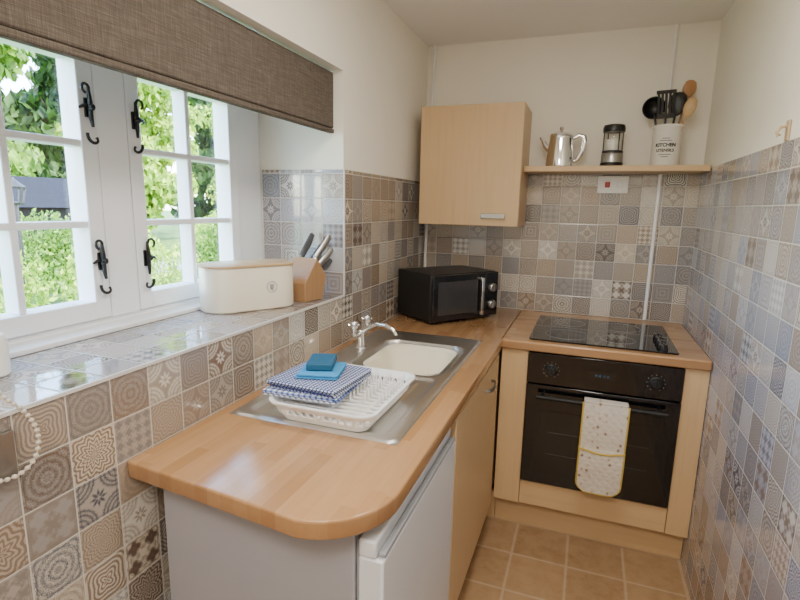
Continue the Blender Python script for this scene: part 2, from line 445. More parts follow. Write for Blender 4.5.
# roller blind
rb = thing('roller_blind', 'brown woven fabric blind drawn up at the top of the window recess', 'blind', (-.05, 0, 1.955))
MB().box(-.012, .012, -2.44, -1.052, -.205, -.004).build('blind_fabric', M['blind'], rb, bevel=.006)
MB().box(-.010, .0135, -2.44, -1.0505, -.222, -.206).build('bottom_bar', M['blind'], rb, bevel=.004)
MB().box(-.006, .010, -1.0505, -1.0475, -.220, -.208).build('bar_end', M['satin'], rb)
ch = MB()
ctrl = [(-2.375,1.93),(-2.375,1.6),(-2.372,1.3),(-2.366,1.22),(-2.340,1.15),(-2.308,1.11),(-2.290,1.07),(-2.290,1.035),(-2.304,1.010),(-2.328,1.0),(-2.355,1.003),(-2.385,1.02),(-2.402,1.08),(-2.408,1.3),(-2.410,1.93)]
loop = []
for i in range(len(ctrl)-1):
    p = [ctrl[max(i-1,0)], ctrl[i], ctrl[i+1], ctrl[min(i+2,len(ctrl)-1)]]
    for k in range(6):
        t = k/6
        q = [.5*((2*p[1][j])+(-p[0][j]+p[2][j])*t+(2*p[0][j]-5*p[1][j]+4*p[2][j]-p[3][j])*t*t+(-p[0][j]+3*p[1][j]-3*p[2][j]+p[3][j])*t**3) for j in (0,1)]
        loop.append(Vector((.070, q[0], q[1]-1.955)))
loop.append(Vector((.070, ctrl[-1][0], ctrl[-1][1]-1.955)))
ch.tube(loop, .0012, 5)
dist = 0; nxt = 0
for a, b_ in zip(loop, loop[1:]):
    sl = (b_-a).length
    while nxt <= dist+sl:
        ch.lathe([(0,-.0042),(.0034,-.0028),(.0046,0),(.0034,.0028),(0,.0042)], c=a.lerp(b_, (nxt-dist)/sl), n=8)
        nxt += .0115
    dist += sl
ch.build('bead_chain', M['bead'], rb)

# ------------------------------------------------------------------ worktops
def bool_cut(o, boxes):
    c = MB()
    for b in boxes: c.box(*b)
    co = c.build('cutter', M['black'], smooth=False)
    md = o.modifiers.new('cut', 'BOOLEAN'); md.operation = 'DIFFERENCE'; md.object = co; md.solver = 'EXACT'
    dg = bpy.context.evaluated_depsgraph_get(); me = bpy.data.meshes.new_from_object(o.evaluated_get(dg))
    o.modifiers.clear(); o.data = me; bpy.data.objects.remove(co)
out = [(.002,-.002), (.002,-2.10), (.30,-2.128)]
cx, cy, r = .4345, -1.985, .16
for i in range(13):
    a = -PI/2+.1+(PI/2-.1)*i/12
    out.append((cx+r*math.cos(a), cy+r*math.sin(a)))
out += [(.5945,-.712), (.588,-.706), (.588,-.002)]
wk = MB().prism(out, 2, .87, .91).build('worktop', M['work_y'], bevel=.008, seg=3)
bool_cut(wk, [(.06,.50,-1.79,-.80,.8,1.)])
for p in wk.data.polygons: p.use_smooth = True
wk.data.set_sharp_from_angle(angle=math.radians(30))
tag(wk, 'long beech block laminate worktop with the rounded end, holding the sink', 'worktop')
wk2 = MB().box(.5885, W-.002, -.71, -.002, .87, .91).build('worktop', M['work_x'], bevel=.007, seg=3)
tag(wk2, 'short beech laminate worktop across the back wall around the hob', 'worktop')

# base cabinet of the left run
bc = thing('base_cabinet', 'light wood base cabinet with bow handle beside the white fridge', 'cabinet', (0,0,0))
MB().box(.04, .568, -1.492, -.05, .14, .745).box(.55, .568, -1.492, -.05, .745, .868).box(.04, .568, -1.492, -1.475, .745, .868).build('body', M['birch'], bc, bevel=.001)
dr = MB().box(.570, .589, -1.490, -.745, .15, .855).build('door', M['birch'], bc, bevel=.003)
h = MB(); h.tube([(.588,-1.05,.79),(.604,-1.045,.79),(.612,-1.02,.79),(.614,-.985,.79),(.612,-.95,.79),(.604,-.925,.79),(.588,-.92,.79)], .005, 8, flat=1.4)
h.build('handle', M['satin'], dr)
MB().prism([(.52,-1.49),(.535,-1.49),(.535,-.62),(.590,-.62),(.590,-.605),(.52,-.605)], 2, .002, .138).build('plinth', M['birch_h'], bc)
# fridge
fr = thing('fridge', 'white undercounter fridge at the rounded end of the worktop', 'fridge', (0,0,0))
MB().box(.055, .53, -2.06, -1.50, .02, .845).build('body', M['fridge_shaded'], fr, bevel=.004)
MB().box(.531, .537, -2.05, -1.51, .05, .83).build('seal', M['grey'], fr)
fd = MB().box(.538, .590, -2.06, -1.50, .05, .80).box(.538, .575, -2.06, -1.50, .80, .838).build('door', M['fridge'], fr, bevel=.005)
MB().box(.5755, .5905, -2.05, -1.51, .802, .812).build('handle', M['grey'], fd, bevel=.002)
for x in (.09, .49):
    for y in (-2.02, -1.54):
        f = MB(); f.lathe([(0,0),(.018,0),(.018,.02),(0,.02)], c=(x,y,0), n=12); f.build('foot', M['black_satin'], fr)
# oven housing
oh = thing('oven_housing', 'light wood cabinet surround with lower panel holding the black oven', 'cabinet', (0,0,0))
g = MB(); g.box(.592, .704, -.690, -.672, .15, .868); g.box(.592, .61, -.672, -.05, .15, .868)
g.build('left_panel', M['birch'], oh, bevel=.001)
g = MB(); g.box(1.303, W-.002, -.690, -.672, .15, .868); g.build('right_panel', M['birch'], oh, bevel=.001)
MB().box(.706, 1.301, -.690, -.672, .152, .264).build('lower_panel', M['birch_h'], oh, bevel=.002)
MB().box(.592, W-.002, -.62, -.605, .002, .148).build('plinth', M['birch_h'], oh)
# oven
ov = thing('oven', 'black built-in electric oven with two knobs under the hob', 'oven', (1.0035, -.69, .268))
MB().box(-.29, .29, .022, .56, .01, .585).build('body', M['black_satin'], ov)
fa = MB().box(-.2975, .2975, -.012, .02, .462, .597).build('control_panel', M['glass_dark'], ov, bevel=.003)
for kx in (-.20, .20):
    b = MB(); T = Matrix.Translation((kx, -.012, .528)) @ Matrix.Rotation(PI/2, 4, 'X')
    b.lathe([(0,0),(.026,0),(.026,.004),(.021,.006),(.019,.022),(.016,.025),(0,.025)], n=28, T=T)
    b.box(-.003, .003, -.019, .019, .02, .032, 0, T=T)
    k = b.build('knob', M['black_satin'], ov, bevel=.001)
    mk = MB()
    for i in range(11):
        a = math.radians(-150+30*i); mk.box(kx+.033*math.sin(a)-.0008, kx+.033*math.sin(a)+.0008, -.0128, -.0122, .528+.033*math.cos(a)-.001, .528+.033*math.cos(a)+.001)
    mk.build('dial_marks', M['mark'], fa, smooth=False)
MB().box(-.05, .05, -.0135, -.012, .513, .545).build('display', M['oven_window'], ov)
dm = MB()
for i, xx in enumerate((-.022,-.008,.010,.024)):
    dm.box(xx-.003, xx+.003, -.0142, -.0136, .528, .5285); dm.box(xx-.003, xx-.0025, -.0142, -.0136, .522, .535); dm.box(xx+.0025, xx+.003, -.0142, -.0136, .522, .535)
dm.build('display_digits', M['ltblue'], fa, smooth=False)
dd = MB().box(-.2975, .2975, -.014, .02, .003, .457).build('door', M['glass_dark'], ov, bevel=.004)
MB().box(-.225, .225, -.0155, -.0145, .07, .345).build('door_window', M['oven_window'], dd)
b = MB(); b.tube([(-.25,-.058,.418),(.25,-.058,.418)], .009, 12)
for x in (-.225,.225): b.tube([(x,-.012,.418),(x,-.056,.418)], .007, 10)
b.build('handle', M['black_matt'], ov)
b = MB()
for k in range(2): b.tube([(-.20,-.0158,.15+.10*k),(.20,-.0158,.15+.10*k)], .0005, 5)
b.build('rack_lines', M['handle_grey'], dd)
# hob
hb = thing('hob', 'black ceramic hob set into the worktop above the oven', 'hob', (.99, -.415, .911))
MB().loft([(0,.288,.255,.01),(.004,.29,.257,.012),(.006,.288,.255,.011)]).build('glass_plate', M['glass_dark'], hb)
b = MB()
for x, y, r in ((-.14,-.12,.09),(-.14,.13,.075),(.09,.13,.09),(.07,-.12,.07)):
    pts = [(x+r*math.cos(2*PI*i/40), y+r*math.sin(2*PI*i/40), .0062) for i in range(40)]
    b.tube(pts, .0008, 4, closed=True)
b.build('zone_rings', M['grey'], hb)
for i in range(4):
    b = MB(); b.lathe([(0,.0063),(.019,.0063),(.019,.012),(.016,.026),(.013,.028),(0,.028)], c=(.235,-.215+.062*i,0), n=24)
    b.box(.232,.238,-.215+.062*i-.015,-.215+.062*i+.015,.026,.032)
    b.build('knob', M['black'], hb)

# ------------------------------------------------------------------ sink
sk = thing('sink', 'stainless steel inset sink with drainer in the long worktop', 'sink', (.28, -1.295, .9105))
hx, hy = .24, .515
def rr_sd(x, y, cx, cy, ax, ay, r):
    qx, qy = abs(x-cx)-(ax-r), abs(y-cy)-(ay-r)
    return math.hypot(max(qx,0), max(qy,0))+min(max(qx,qy),0)-r
def sst(a): a = max(0, min(1, a)); return a*a*(3-2*a)
nx, ny = 84, 180; vs, fs = [], []
for j in range(ny+1):
    for i in range(nx+1):
        x, y = -hx+2*hx*i/nx, -hy+2*hy*j/ny
        z = .006
        e = rr_sd(x, y, 0, 0, hx, hy, .03); z -= .006*sst((e+.008)/.008)
        db = rr_sd(x, y, .04, .17, .168, .197, .06); z -= .155*sst(-db/.022)
        dp = rr_sd(x, y, 0, -.265, .205, .22, .03); s = sst(-dp/.012); z -= .007*s
        if dp < -.03 and y < -.06: z += .0035*max(0, math.cos(x*2*PI/.036))*sst((-dp-.03)/.02)
        vs.append((x, y, z))
for j in range(ny):
    for i in range(nx):
        a = j*(nx+1)+i; fs.append((a, a+1, a+nx+2, a+nx+1))
b = MB(); b.add(vs, fs); b.build('basin', M['steel'], sk, fix=False, angle=60)
b = MB(); b.lathe([(0,0),(.03,0),(.035,.003),(.0,.004)], c=(.04,.17,-.150), n=20); b.build('drain', M['chrome'], sk)
# washing up bowl
wb = thing('washing_up_bowl', 'cream plastic washing-up bowl sitting in the sink', 'bowl', (.322, -1.125, .767))
wb.scale = (.93, .94, .93)
b = MB(); b.loft([(0,.11,.135,.05),(.01,.12,.145,.055),(.12,.142,.172,.07),(.145,.146,.177,.072),(.147,.155,.186,.078),(.152,.156,.187,.078),(.152,.150,.181,.075),(.145,.141,.172,.07),(.12,.137,.167,.066),(.014,.116,.141,.05),(.008,.106,.131,.045)], seg=10)
b.build('bowl_body', M['cream'], wb)
# tap
tp = thing('mixer_tap', 'chrome mixer tap with two handles behind the sink bowl', 'tap', (.105, -1.11, .9175))
b = MB(); b.lathe([(0,0),(.023,0),(.023,.005),(.016,.012),(.014,.05),(.016,.055),(.016,.066),(.012,.074),(0,.076)], n=24)
b.tube([(0,-.060,.055),(0,.060,.055)], .010, 16); b.build('body', M['chrome'], tp)
b = MB(); b.tube([(.0,0,.06),(.03,-.004,.085),(.07,-.01,.105),(.11,-.016,.105),(.145,-.02,.090),(.155,-.022,.072)], [.010,.0085,.008,.008,.008,.007], 14); b.build('spout', M['chrome'], tp)
for s in (-1, 1):
    b = MB(); b.lathe([(0,0),(.009,0),(.009,.018),(.007,.024),(.014,.030),(.016,.036),(.016,.048),(.011,.055),(0,.057)], c=(0,s*.060,.063), n=18)
    for q in range(4):
        a = q*PI/2+.4; b.tube([(.010*math.cos(a),s*.060+.010*math.sin(a),.105),(.0205*math.cos(a),s*.060+.0205*math.sin(a),.105)], [.0048,.004], 8)
    b.build('handle', M['chrome'], tp)
# dish rack
rk = thing('dish_rack', 'white plastic dish rack on the drainer holding folded tea towels', 'dish rack', (.312, -1.650, .9185))
rk.scale = (.94, .94, .95)
b = MB()
b.loft([(0,.125,.155,.03),(.004,.128,.158,.032),(.020,.136,.167,.036),(.020,.131,.161,.034),(.008,.122,.152,.028),(.006,.118,.148,.026)], seg=8)
b.build('tray', M['white_plastic'], rk)
b = MB()
b.loft([(.038,.146,.178,.041),(.054,.160,.192,.046),(.058,.160,.192,.046),(.058,.151,.183,.042),(.050,.146,.178,.040),(.038,.141,.173,.038),(.038,.146,.178,.041)], cap=(False,False), seg=8)
def rib(x0, y0, x1, y1): b.tube([(x0,y0,.018),(x1,y1,.042)], .0046, 5)
for i in range(13):
    y = -.126+.021*i
    for s in (-1,1): rib(s*.134, y, s*.144, y*1.04)
for i in range(10):
    x = -.099+.022*i
    for s in (-1,1): rib(x, s*.164, x*1.04, s*.176)
for sx in (-1,1):
    for sy in (-1,1):
        for a in (.25,.8,1.3):
            rib(sx*(.10+.034*math.cos(a)), sy*(.131+.034*math.sin(a)), sx*(.104+.040*math.cos(a)), sy*(.136+.040*math.sin(a)))
b.build('slotted_rim', M['white_plastic'], rk)
b = MB()
for i in range(12):
    y = -.143+.026*i; b.box(-.142, .142, y-.004, y+.004, .030, .036)
for x in (-.10,0,.10): b.box(x-.004, x+.004, -.172, .172, .024, .031)
for i in range(9):
    y = -.04+.024*i
    for x in (.03, .075, .12): b.tube([(x, y, .034), (x, y, .066)], [.004,.0026], 6)
b.build('plate_grid', M['white_plastic'], rk, bevel=.001)
# towels
def cloth_stack(name, label, cat, loc, rz, hx, hy, layers, th, mat, seed):
    rnd = random.Random(seed); b = MB(); z = 0
    for k in range(layers):
        dx, dy = rnd.uniform(-.004,.004), rnd.uniform(-.004,.004); ex = rnd.uniform(-.004,.003)
        b.loft([(z,hx-.006+ex,hy-.006,.008,dx,dy),(z+th*.25,hx+ex,hy,.01,dx,dy),(z+th*.75,hx+ex,hy,.01,dx,dy),(z+th,hx-.006+ex,hy-.006,.008,dx,dy)])
        z += th*.96
    o = b.build(name, mat); o.location = loc; o.rotation_euler = (0,0,rz)
    return tag(o, label, cat)
cloth_stack('tea_towel', 'folded blue and white checked tea towel lying lowest in the dish rack', 'tea towel', (.240,-1.685,.9745), .05, .105,.112, 2, .008, M['check2'], 1)
cloth_stack('tea_towel', 'folded dark blue checked tea towel on top of the other towel', 'tea towel', (.248,-1.680,.9905), -.06, .103,.108, 3, .007, M['check'], 2)
cloth_stack('cleaning_cloth', 'folded light blue cleaning cloth under the teal sponge pack', 'cloth', (.248,-1.675,1.012), .25, .060,.062, 2, .007, M['ltblue'], 3)
sp = MB().box(-.036,.036,-.050,.050,0,.021).build('sponge', M['teal'], bevel=.004); sp.location = (.240,-1.660,1.026); sp.rotation_euler = (0,0,.35)
tag(sp, 'dark teal sponge pack on top of the folded cloths', 'sponge')

# ------------------------------------------------------------------ microwave
ang = math.atan2(.803,.595)
mw = thing('microwave', 'black microwave oven standing angled in the back corner of the worktop', 'microwave', (.241, -.612, .911), ang)
w_, d_, h_ = .415, .292, .24
b = MB().box(0, w_, .012, d_, .012, h_); b.build('body', M['black_satin'], mw, bevel=.004)
dr = MB().box(.003, .325, -.008, .011, .016, h_-.003).build('door', M['black'], mw, bevel=.003)
MB().box(.03, .275, -.0095, -.0085, .045, .205).build('door_window', M['mw_window'], dr)
b = MB(); b.box(.288,.304,-.03,-.022,.03,.215); b.box(.288,.304,-.022,-.008,.03,.045); b.box(.288,.304,-.022,-.008,.20,.215); b.build('handle', M['chrome'], dr, bevel=.002)
cp = MB().box(.328, w_-.002, -.008, .011, .016, h_-.003).build('control_panel', M['black'], mw, bevel=.003)
for z in (.16, .075):
    b = MB(); T = Matrix.Translation((.371,-.008,z)) @ Matrix.Rotation(PI/2, 4, 'X')
    b.lathe([(0,0),(.022,0),(.021,.014),(.018,.017),(0,.017)], n=24, T=T); b.box(-.002,.002,-.018,.018,.015,.022,T=T); b.build('dial', M['satin'], cp)
for x in (.03,w_-.03):
    for y in (.04,d_-.03):
        b = MB(); b.lathe([(0,0),(.014,0),(.014,.0125),(0,.0125)], c=(x,y,0), n=12); b.build('foot', M['black_satin'], mw)

# ------------------------------------------------------------------ wall cabinet, shelf
wc = thing('wall_cabinet', 'light wood wall cabinet with horizontal handle above the microwave', 'cabinet', (.0625, -.3, 1.3755))
MB().box(0, .513, .019, .299, 0, .585).build('body', M['birch'], wc, bevel=.001)
d = MB().box(.001, .512, 0, .0185, .001, .584).build('door', M['birch'], wc, bevel=.002)
b = MB(); b.box(.33,.45,-.018,-.012,.038,.062); b.box(.33,.338,-.012,0,.04,.06); b.box(.442,.45,-.012,0,.04,.06); b.build('handle', M['satin'], d, bevel=.002)
sh = MB().box(.578, W-.002, -.215, -.001, 1.646, 1.672).build('wall_shelf', M['birch_h'], bevel=.002)
tag(sh, 'light wood wall shelf running from the cabinet to the right wall', 'shelf')

# coffee pot
cp = thing('coffee_pot', 'polished steel coffee pot with curved handle on the wall shelf', 'coffee pot', (.738, -.105, 1.673))
cp.scale = (1.10, 1.10, 1.08)
b = MB(); b.lathe([(0,0),(.060,0),(.063,.004),(.062,.03),(.058,.08),(.053,.125),(.052,.135),(.054,.139),(.052,.142),(0,.142)], n=36)
b.build('body', M['chrome'], cp)
b = MB(); b.lathe([(.052,.142),(.051,.147),(.035,.156),(.008,.160),(.006,.166),(.011,.172),(.009,.181),(0,.183),]); b.build('lid', M['chrome'], cp)
b = MB(); b.tube([(-.045,0,.075),(-.068,0,.098),(-.080,0,.122),(-.092,0,.138)], [.017,.013,.009,.007], 14); b.build('spout', M['chrome'], cp)
b = MB(); b.tube([(.050,0,.128),(.075,0,.142),(.096,0,.136),(.101,0,.11),(.093,0,.07),(.075,0,.035),(.060,0,.025)], [.006,.007,.008,.009,.008,.007,.006], 10, flat=1.4); b.build('handle', M['chrome'], cp)
# small blender
ln = thing('blender', 'small straight sided blender with clear jar and black lid beside the coffee pot', 'blender', (.980, -.105, 1.673))
b = MB(); b.lathe([(0,0),(.050,0),(.052,.004),(.052,.018),(.050,.020),(0,.020)], n=32); b.build('foot_ring', M['black_satin'], ln)
b = MB(); b.lathe([(0,.0205),(.050,.0205),(.050,.058),(.047,.064),(0,.064)], n=32); b.build('base', M['satin'], ln)
b = MB(); b.lathe([(0,.0645),(.048,.0645),(.048,.074),(.046,.076),(0,.076)], n=32); b.build('band', M['black_satin'], ln)
b = MB(); b.lathe([(.045,.0765),(.047,.080),(.048,.158),(.046,.162),(.044,.082)], n=32); b.build('jar', M['glass'], ln)
b = MB(); b.lathe([(0,.077),(.036,.077),(.038,.10),(.038,.128),(0,.130)], n=24); b.build('cup', M['ceramic'], ln)
b = MB(); b.lathe([(0,.163),(.050,.163),(.051,.180),(.047,.194),(.026,.199),(0,.200)], n=32)
for a in range(4):
    t = a*PI/2+.5; b.tube([(.0495*math.cos(t),.0495*math.sin(t),.070),(.0495*math.cos(t),.0495*math.sin(t),.166)], .003, 6)
b.build('lid', M['black_satin'], ln)
# utensil pot
up = thing('utensil_pot', 'cream ceramic utensil pot with printed lettering at the shelf right end', 'pot', (1.212, -.11, 1.673))
b = MB(); b.lathe([(0,0),(.060,0),(.063,.004),(.063,.170),(.066,.174),(.066,.184),(.061,.186),(.057,.182),(.057,.01),(0,.008)], n=40); b.build('pot_body', M['ceramic'], up)
def wrap(zc, rad=.0637):
    def fn(c):
        a = c.x/rad - PI/2 - .17; rr = rad+c.z
        return Vector((rr*math.cos(a), rr*math.sin(a), zc+c.y))
    return fn
text_mesh('lettering', 'KITCHEN', .021, M['ink'], up, wrap(.092), off=.0007)
text_mesh('lettering', 'UTENSILS', .018, M['ink'], up, wrap(.068), off=.0005)
for z, hw in ((.122,.4),(.112,.62),(.050,.62),(.040,.4)):
    b = MB(); b.tube([(.0637*math.cos(-PI/2-.17+hw*(i/10-.5)*1.3), .0637*math.sin(-PI/2-.17+hw*(i/10-.5)*1.3), z) for i in range(11)], .0012, 4)
    b.build('printed_line', M['ink'], up)
# utensils
def utensil(name, label, dx, dy, lean, rz, ln_, kind, mat, k=1.):
    t = thing(name, label, 'utensil', (1.212+dx, -.11+dy, 1.690), rot=(0,0,rz), group='utensils in the pot')
    T = Matrix.Rotation(lean, 4, 'Y')
    b = MB(); b.tube([(0,0,0),(0,0,ln_*.5),(0,0,ln_)], [.006,.005,.005], 8, T=T); b.build('handle', mat, t)
    b = MB()
    S = Matrix.Diagonal((k,k,k,1))
    if kind == 'ladle':
        T2 = T @ Matrix.Translation((0,0,ln_+.035)) @ Matrix.Rotation(PI/2+.3, 4, 'X') @ S
        b.lathe([(0,-.022),(.02,-.018),(.036,-.004),(.042,.012),(.039,.012),(.033,-.001),(.018,-.014),(0,-.018)], n=24, T=T2)
    elif kind == 'slot':
        for x in (-.032,-.016,0,.016,.032): b.box(x-.005, x+.005, -.0025, .0025, ln_, ln_+.105, T=T)
        b.box(-.041,.041,-.003,.003,ln_+.10,ln_+.115,T=T); b.box(-.038,.038,-.003,.003,ln_-.008,ln_+.012,T=T)
    else:
        T2 = T @ Matrix.Translation((0,0,ln_+.035)) @ Matrix.Diagonal((.62*k if kind=='spoon' else .5,.18,k,1))
        b.lathe([(0,-.045),(.03,-.035),(.05,-.01),(.052,.01),(.04,.035),(.02,.044),(0,.046)], n=24, T=T2)
    b.build('head', mat, t)
utensil('ladle', 'black plastic ladle leaning left in the utensil pot', -.014, .012, -.22, 0, .225, 'ladle', M['black_satin'], 1.2)
utensil('slotted_spatula', 'black slotted spatula standing upright in the utensil pot', -.008, -.03, -.06, .1, .205, 'slot', M['black_satin'])
utensil('serving_spoon', 'black plastic serving spoon leaning right in the utensil pot', .0, -.005, .10, -.15, .225, 'spoon', M['black_satin'], 1.2)
utensil('wooden_spoon', 'wooden spoon rising highest from the utensil pot', .012, .02, .18, .1, .30, 'spoon', M['spoon_wood'], .9)
utensil('wooden_spatula', 'narrow pale wooden spatula leaning right in the utensil pot', .014, -.025, .25, -.2, .21, 'spatula', M['bamboo'])

# ------------------------------------------------------------------ bread bin
bb = thing('bread_bin', 'cream oval bread bin with bamboo lid on the tiled sill', 'bread bin', (-.19, -1.405, ZS+.001), math.radians(60))
bb.scale = (1, 1, 1.03)
b = MB(); b.loft([(0,.155,.078,.07),(.004,.160,.083,.075),(.140,.160,.083,.075),(.143,.158,.081,.073)], seg=12); b.build('bin_body', M['cream_metal'], bb)
b = MB(); b.loft([(.1435,.162,.085,.077),(.1445,.164,.087,.079),(.149,.164,.087,.079),(.151,.161,.084,.076)], seg=12); b.build('lid', M['bamboo'], bb)
b = MB(); b.tube([(.05+.018*math.cos(2*PI*i/30), -.0835, .075+.018*math.sin(2*PI*i/30)) for i in range(30)], .0012, 5, closed=True)
b.tube([(.05,-.0838,.062),(.05,-.0838,.086)], .001, 5)
for k in range(3):
    for s in (-1,1): b.tube([(.05,-.0838,.066+.006*k),(.05+s*.007,-.0838,.073+.006*k)], .0016, 5)
b.build('emblem', M['grey'], bb)
# knife block
KB = (-.100, -1.200, ZS+.001)
kb = thing('knife_block', 'bamboo knife block full of dark handled knives beside the bread bin', 'knife block', KB, -.15)
b = MB(); b.prism([(-.05,0),(.055,0),(.082,.085),(.026,.158),(-.05,.07)], 0, -.056, .056); b.build('block', M['bamboo_z'], kb, bevel=.003)
nrm = Vector((0,.073,.056)).normalized(); tv = Vector((0,-.056,.073)).normalized()
knames = ['largest dark handled knife at the top of the block','steel handled knife second from the top of the block','dark handled knife in the middle of the block','short steel handled knife low on the window side of the block','short dark handled knife low on the room side of the block','dark handled knife at the lowest slot of the block']
for i, (x, s, L_) in enumerate([(-.034,.034,.13),(.030,.032,.125),(-.006,.006,.115),(.034,.002,.10),(-.034,-.024,.095),(.018,-.030,.09)]):
    base = Vector((x, .054, .1215)) + tv*s
    R = Matrix.Rotation(-.15, 4, 'Z')
    p = Vector(KB) + R @ base
    k = thing('kitchen_knife', knames[i], 'knife', p, -.15, 'knives in the block')
    e = nrm*L_ + tv*(s*.55) + Vector((x*.3,0,0))
    en = e.normalized()
    b = MB(); b.tube([en*.010, en*(.02), e*.6+Vector((0,.002,-.002)), e*.94], [.008,.010,.0115,.0095], 10, flat=1.3); b.build('handle', M['handle_grey'] if i not in (1,3) else M['satin'], k)
    b = MB(); b.tube([nrm*.001, en*.010], .009, 10); b.build('bolster', M['chrome'], k)
    b = MB(); b.tube([e*.945, e], [.0105,.009], 10); b.build('end_cap', M['chrome'], k)
# bottle
bt = thing('bottle', 'white plastic bottle at the left edge of the tiled sill', 'bottle', (-.215, -2.215, ZS+.001))
b = MB(); b.lathe([(0,0),(.03,0),(.034,.004),(.034,.07),(.028,.085),(.013,.092),(.013,.1),(0,.1)], n=28); b.build('bottle_body', M['white_plastic'], bt)
b = MB(); b.lathe([(.015,.0985),(.015,.118),(.012,.12),(0,.12)], n=20); b.build('cap', M['white_plastic'], bt)

# ------------------------------------------------------------------ wall fittings
cs = thing('cooker_switch', 'white cooker switch with red rocker under the wall shelf', 'switch', (1.0, -.001, 1.593))
MB().box(-.073,.073,-.012,0,-.043,.043).build('face_plate', M['white_plastic'], cs, bevel=.003)
MB().box(-.038,-.014,-.018,-.0125,-.014,.014).build('rocker', M['red'], cs, bevel=.003)
MB().box(.02,.045,-.016,-.0125,-.014,.014).build('rocker', M['white_plastic'], cs, bevel=.002)
for i, (zz0, zz1, yy, lab) in enumerate(((.912, 1.644, -.010, 'white cable conduit on the back wall between shelf and worktop'), (1.674, HC-.002, -.003, 'white cable conduit running up from shelf to ceiling'))):
    b = MB(); b.tube([(1.212, yy, zz0), (1.212, yy, zz1)], .009 if i == 0 else .007, 12)
    tag(b.build('cable_conduit', M['white_plastic']), lab, 'conduit')
b = MB(); b.tube([(.040,-.014,HC-.002),(.034,-.012,2.2),(.028,-.014,2.0),(.034,-.014,1.9),(.028,-.014,1.6),(.020,-.014,1.4),(.016,-.014,1.2),(.016,-.014,1.0)], .008, 10)
tag(b.build('cable', M['white_plastic']), 'white cable running down the corner left of the wall cabinet', 'cable')
so = thing('socket', 'brushed steel wall socket below the sill at the left edge', 'socket', (.001, -2.365, 1.035))
MB().box(0,.008,-.075,.045,-.043,.043).build('face_plate', M['satin'], so, bevel=.002)
for y in (-.05,-.005):
    MB().box(.0085,.011,y-.008,y+.008,.015,.03).build('switch', M['black_satin'], so)
    MB().box(.0085,.009,y-.012,y+.012,-.03,.005).build('socket_insert', M['black_satin'], so)
hk = thing('wall_hook', 'small beige hook on the right wall above the tiles', 'hook', (W+.005, -1.133, 1.69))
MB().box(-.006,0,-.012,.012,-.028,.028).build('plate', M['beige'], hk, bevel=.002)
b = MB(); b.tube([(-.006,0,.012),(-.02,0,.01),(-.028,0,-.004),(-.024,0,-.016),(-.02,0,-.01)], .004, 8); b.build('hook_arm', M['beige'], hk)

# ------------------------------------------------------------------ oven glove
og = thing('oven_glove', 'cream bee patterned double oven glove with yellow edging on the oven handle', 'oven glove', (1.028, -.750, .690))
def drape(y0, z0, z1, hw, skew, ox=0.):
    b = MB(); n = 14
    vs, fs = [], []
    for j in range(n+1):
        t = j/n; z = z0+(z1-z0)*t
        w2 = hw if t < .8 else hw*math.sqrt(max(.0, 1-((t-.8)/.2)**2*.6))
        for i in range(9):
            u = i/8*2-1
            vs.append((ox+u*w2+skew*t, y0-.006*(1-u*u)-.004*math.sin(t*5), z))
    m_ = len(vs)
    vs += [(x, y+.014, z) for x, y, z in vs]
    for j in range(n):
        for i in range(8):
            a = j*9+i; fs.append((a,a+1,a+10,a+9)); fs.append((m_+a,m_+a+9,m_+a+10,m_+a+1))
    for j in range(n):
        for i in (0,8):
            a = j*9+i; fs.append((a,a+9,m_+a+9,m_+a))
    for i in range(8):
        for r0 in (0, n*9):
            a = r0+i; fs.append((a,a+1,m_+a+1,m_+a))
    b.add(vs, fs)
    edge = [vs[j*9] for j in range(n+1)]+[vs[n*9+i] for i in range(1,9)]+[vs[j*9+8] for j in range(n-1,-1,-1)]
    edge = [(x, y+.004, z) for x, y, z in edge]
    return b, edge
b, e1 = drape(-.022, .010, -.372, .084, -.004)
b.build('fabric', M['bees'], og)
b = MB(); b.tube(e1, .005, 8)
b.build('binding', M['yellow'], og)
b, e2 = drape(-.034, -.18, -.372, .084, -.002, -.002)
b.build('pocket', M['bees'], og)
b = MB(); b.tube(e2, .005, 8)
b.tube([(-.002-.083+.166*i/12, -.034-.006*(1-(i/6-1)**2)-.003, -.18-.012*math.sin(PI*i/12)) for i in range(13)], .004, 8); b.build('pocket_binding', M['yellow'], og)
MB().box(-.084,.084,-.020,.028,.0105,.017).build('top_fold', M['bees'], og, bevel=.003)

